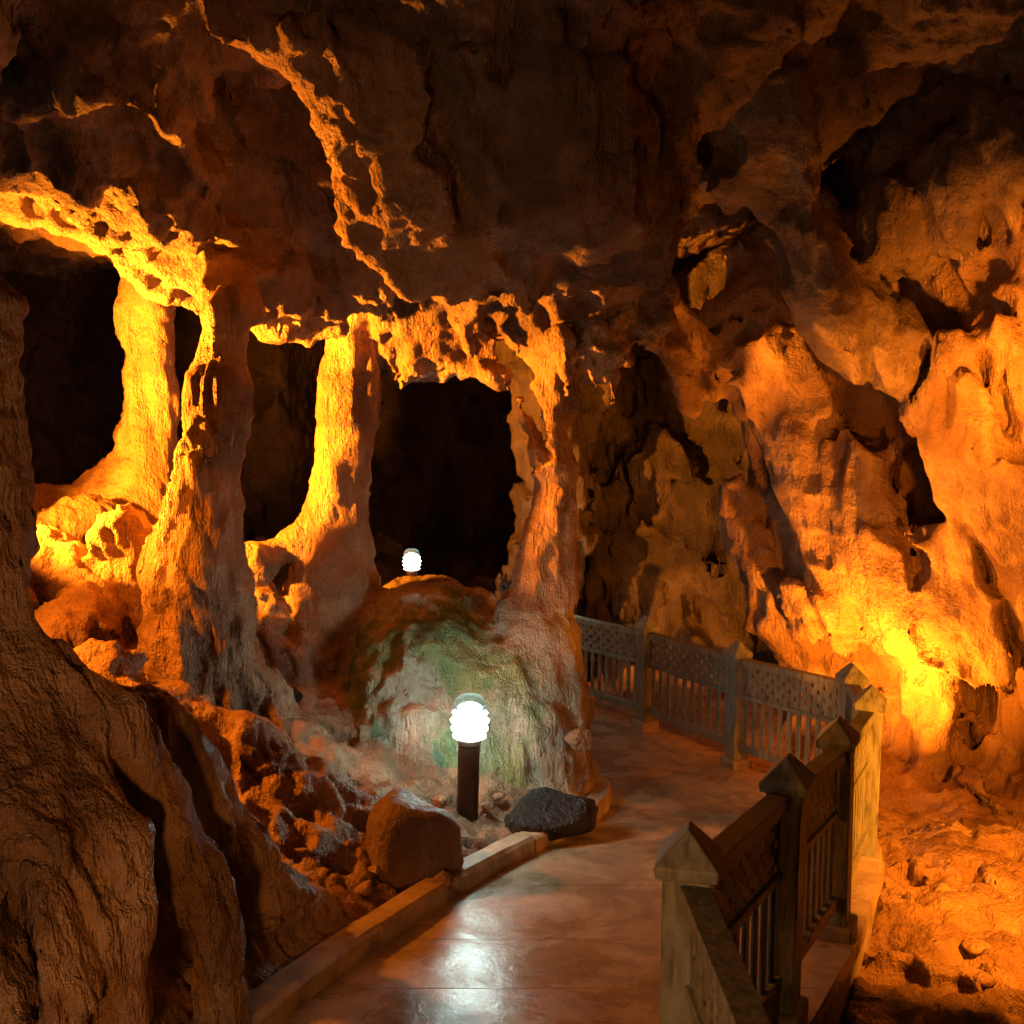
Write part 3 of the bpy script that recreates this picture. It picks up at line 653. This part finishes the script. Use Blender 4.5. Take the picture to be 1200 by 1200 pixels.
def perforated(a, b, n, t, z0, z1, cols, rows):
    """board with staggered round holes"""
    V = []; Fc = []; N = 10
    def P(u, v, s): return a + (b - a) * u + np.array([0, 0, z0 + (z1 - z0) * v]) + n * (t / 2 * s)
    W = np.linalg.norm((b - a)[:2]); du = 1 / cols; dv = 1 / rows
    def solid(u0, u1, v0, v1):
        base = len(V)
        for s in (-1, 1):
            for u, v in ((u0, v0), (u1, v0), (u1, v1), (u0, v1)): V.append(P(u, v, s))
        Fc.extend([(base, base + 3, base + 2, base + 1), (base + 4, base + 5, base + 6, base + 7)])
    for r in range(rows):
        v0 = r * dv; v1 = v0 + dv; odd = r % 2
        xs = [k * du for k in range(cols)] if not odd else [(k + .5) * du for k in range(cols - 1)]
        if odd: solid(0, du / 2, v0, v1); solid(1 - du / 2, 1, v0, v1)
        for u0 in xs:
            uc = u0 + du / 2; vc = v0 + dv / 2; rad = .42 * min(du * W, dv * (z1 - z0))
            base = len(V)
            for s in (-1, 1):
                for k in range(N):                     # rectangle outline points and hole points at the same angle
                    an = 2 * math.pi * (k + .5) / N; cxx, sxx = math.cos(an), math.sin(an); m = max(abs(cxx), abs(sxx))
                    V.append(P(uc + cxx / m * du / 2, vc + sxx / m * dv / 2, s))
                for k in range(N):
                    an = 2 * math.pi * (k + .5) / N; V.append(P(uc + math.cos(an) * rad / W, vc + math.sin(an) * rad / (z1 - z0), s))
                b2 = len(V)
                for u, v in ((u0 + du, v0 + dv), (u0, v0 + dv), (u0, v0), (u0 + du, v0)): V.append(P(u, v, s))
            step = 2 * N + 4
            for s in (0, 1):
                o0 = base + s * step; cr = [o0 + 2 * N + q for q in range(4)]
                def side(k):
                    an = 2 * math.pi * (k + .5) / N; c, si = math.cos(an), math.sin(an)
                    return (0 if c > 0 else 2) if abs(c) >= abs(si) else (1 if si > 0 else 3)
                for k in range(N):
                    k2 = (k + 1) % N; f = [o0 + k]
                    if side(k) != side(k2): f.append(cr[{(0, 1): 0, (1, 2): 1, (2, 3): 2, (3, 0): 3}[(side(k), side(k2))]])
                    f += [o0 + k2, o0 + N + k2, o0 + N + k]
                    Fc.append(tuple(f) if s else tuple(f[::-1]))
            for k in range(N):
                k2 = (k + 1) % N; Fc.append((base + N + k, base + N + k2, base + step + N + k2, base + step + N + k))
    return V, Fc
def bay(i):
    A = BASE[i]; Bp = BASE[i + 1]; d = Bp - A; L = np.linalg.norm(d[:2]); t = d / L; n = np.array([-t[1], t[0], 0]); n /= np.linalg.norm(n)
    a = A + t * .078; b = Bp - t * .078
    pan = empty('panel'); pan.parent = railing
    def add(nm, V, Fc): return mesh_obj(nm, V, Fc, M_WOOD, pan, bevel=.003 if len(V) == 8 else 0)
    add('top_rail', *bar(a, b, n, .085, .90, .955))
    add('perforated_board', *perforated(a, b, n, .016, .657, .899, 9, 5))
    add('middle_rail', *bar(a, b, n, .045, .622, .656))
    add('bottom_rail', *bar(a, b, n, .06, .17, .235))
    ns = max(7, int(round(L / .135)))
    for k in range(ns):
        u0 = (k + .29) / ns; u1 = (k + .71) / ns
        add('slat', *bar(a + (b - a) * u0, a + (b - a) * u1, n, .016, .236, .621))
    if i in (0, 1):
        add('base_board', *bar(a, b, n, .05, .0, .168))
for i in range(len(BASE) - 1): bay(i)

# ------------------------------------------------------------------ bollard lamps
def bollard(base, label, scale=1.0, tilt=0.0, glow=None):
    glow = glow or M_GLOW
    r = empty('bollard_lamp', tuple(base)); r['label'] = label; r['category'] = 'lamp'; r['group'] = 'white path lamps'
    r.scale = (scale,) * 3; r.rotation_euler = (0, tilt, 0)
    o = lathe('post', [(.072, -.10), (.072, .02), (.070, .03), (.070, .60), (.075, .605), (.075, .64)], M_LAMPPOST, r); smooth_by_angle(o)
    o = lathe('base_flange', [(.10, -.04), (.10, .012), (.085, .02), (.073, .022)], M_LAMPPOST, r); smooth_by_angle(o)
    head = empty('lamp_head'); head.parent = r
    for k, (R, z) in enumerate([(.108, .655), (.120, .705), (.126, .755), (.114, .805)]):
        o = lathe('louvre', [(R * .42, z + .050), (R * .48, z + .046), (R, z + .006), (R * .98, z), (R * .5, z + .03), (R * .4, z + .032)], glow, head, 16); smooth_by_angle(o)
    lathe('tube', [(.05, .645), (.05, .84)], glow, head, 12)
    M = M_DOME
    lathe('dome', [(.108, .842), (.106, .86), (.097, .888), (.076, .912), (.046, .926), (.012, .930)], M, head)
    return r
M_DOME = plain('smoky_dome', (.55, .75, .75), .25, 0, .1, 8, .05); M_DOME.node_tree.nodes['Principled BSDF'].inputs['Transmission Weight'].default_value = .85; M_DOME.node_tree.nodes['Principled BSDF'].inputs['IOR'].default_value = 1.15
zb = pt(547, 978, 6.65)
bollard((zb[0], zb[1], zb[2]), 'lit white louvred bollard lamp on a dark post beside the kerb', 1.0, .03)
zb = pt(483, 706, 10.9)
bollard((zb[0], zb[1], zb[2] - .16), 'small distant lit white bollard lamp behind the mound', .78, 0, M_GLOW2)
zb = pt(665, 690, 11.4)
bollard((zb[0] - .42, zb[1], zb[2] - .3), 'lit white bollard lamp hidden behind the knobbly column', .8, 0, M_GLOW2)
bollard((-1.98, -.2, zpath(-.2) + .12), 'lit white bollard lamp beside the kerb next to the viewer', 1.0, 0, M_GLOW3)

# ------------------------------------------------------------------ floodlight fixtures
for root, size in LAMPS:
    w = size * .62
    def box(nm, x0, x1, y0, y1, z0, z1, m):
        V = [(x0, y0, z0), (x1, y0, z0), (x1, y1, z0), (x0, y1, z0), (x0, y0, z1), (x1, y0, z1), (x1, y1, z1), (x0, y1, z1)]
        return mesh_obj(nm, V, [(3, 2, 1, 0), (4, 5, 6, 7), (0, 1, 5, 4), (1, 2, 6, 5), (2, 3, 7, 6), (3, 0, 4, 7)], m, root, bevel=.008)
    box('housing', -w, w, -w, w, .014, .09, M_HOUSING)
    box('glass', -w * .9, w * .9, -w * .9, w * .9, .001, .012, M_AMBER)
    box('bracket', -w * .15, w * .15, -w - .10, -w - .002, .03, .06, M_HOUSING)

# ------------------------------------------------------------------ boulders
def boulder(name, loc, size, label, m, seed, rot=0.0, sub=4, power=1.0, group='loose rocks'):
    bm = bmesh.new(); bmesh.ops.create_icosphere(bm, subdivisions=sub, radius=1.0)
    P = np.array([v.co[:] for v in bm.verts], np.float32)
    rr = np.random.RandomState(seed)
    d = np.ones(len(P), np.float32)
    for k in range(9):                               # flat broken faces
        nrm = rr.normal(size=3); nrm /= np.linalg.norm(nrm); h = rr.uniform(.48, .85)
        t = P @ nrm; d = np.minimum(d, np.where(t > 1e-3, h / np.maximum(t, 1e-3), 9))
    P = P * d[:, None] * 1.12
    q = P * 1.0 + seed * 3.7
    P = P * (1 + .10 * vnoise(q[:, 0] * 1.6, q[:, 1] * 1.6, q[:, 2] * 1.6, 21) + .05 * vnoise(q[:, 0] * 4, q[:, 1] * 4, q[:, 2] * 4, 22) + .02 * vnoise(q[:, 0] * 10, q[:, 1] * 10, q[:, 2] * 10, 23))[:, None]
    P = P * np.array(size, np.float32)
    for v, p in zip(bm.verts, P): v.co = p
    for f in bm.faces: f.smooth = True
    me = bpy.data.meshes.new(name); bm.to_mesh(me); bm.free(); me.materials.append(m)
    o = bpy.data.objects.new(name, me); COL.objects.link(o); o.location = loc; o.rotation_euler = (0, 0, rot)
    o['label'] = label; o['category'] = 'rock'; o['group'] = group
    return o
boulder('boulder', pt(488, 1008, 5.75), (.27, .28, .37), 'large reddish brown boulder sitting against the kerb left of the lamp', M_BOULD, 5, .4)
boulder('boulder', pt(648, 958, 6.75), (.33, .2, .17), 'low black boulder with a grey green top at the foot of the mound', M_BLACK, 9, .55)
boulder('boulder', pt(520, 1035, 5.6), (.13, .12, .09), 'small rock leaning in front of the large reddish boulder', M_BOULD, 12, 1.0)
boulder('rock', pt(680, 868, 7.35), (.10, .08, .08), 'small rock wedged at the right foot of the mound', M_ROCK2, 14)
boulder('rock', pt(1090, 1130, 5.7), (.14, .12, .09), 'pale round rock on the orange floor below the deck', M_ROCK2, 15)
boulder('rock', pt(1150, 1160, 5.5), (.12, .14, .08), 'flat pale rock on the orange floor near the lower right corner', M_ROCK2, 16)
boulder('rock', pt(1060, 1170, 5.4), (.10, .10, .07), 'little rock close beside the deck at the lower right', M_ROCK2, 17)
boulder('rock', pt(340, 815, 7.3), (.09, .08, .09), 'dark knob of rock at the foot of the tall orange column', M_BLACK, 18)

rr = random.Random(11)
def ground_hit(px, py, Y):
    p = pt(px, py, Y); return p
for k in range(16):                       # loose stones beyond the railing
    x = rr.uniform(2.15, 3.1); y = rr.uniform(5.0, 7.6)
    boulder('stone', (x, y, -2.97 + rr.uniform(-.02, .03)), (rr.uniform(.03, .085), rr.uniform(.03, .08), rr.uniform(.025, .05)), 'small loose stone lying on the orange floor beyond the railing', M_ROCK2, 40 + k, rr.uniform(0, 6), 3, group='stones beyond the railing')
for k in range(12):                       # loose stones along the foot of the slope
    y = rr.uniform(5.2, 7.0); x = float(xkerb(y)) - rr.uniform(.22, .75)
    boulder('stone', (x, y, float(zpath(y)) + .03 + .43 * max(float(xkerb(y)) - x - .1, 0)), (rr.uniform(.025, .06), rr.uniform(.025, .06), rr.uniform(.02, .04)), 'small loose stone lying on the slope beside the kerb', M_ROCK2, 70 + k, rr.uniform(0, 6), 3, group='stones beside the kerb')
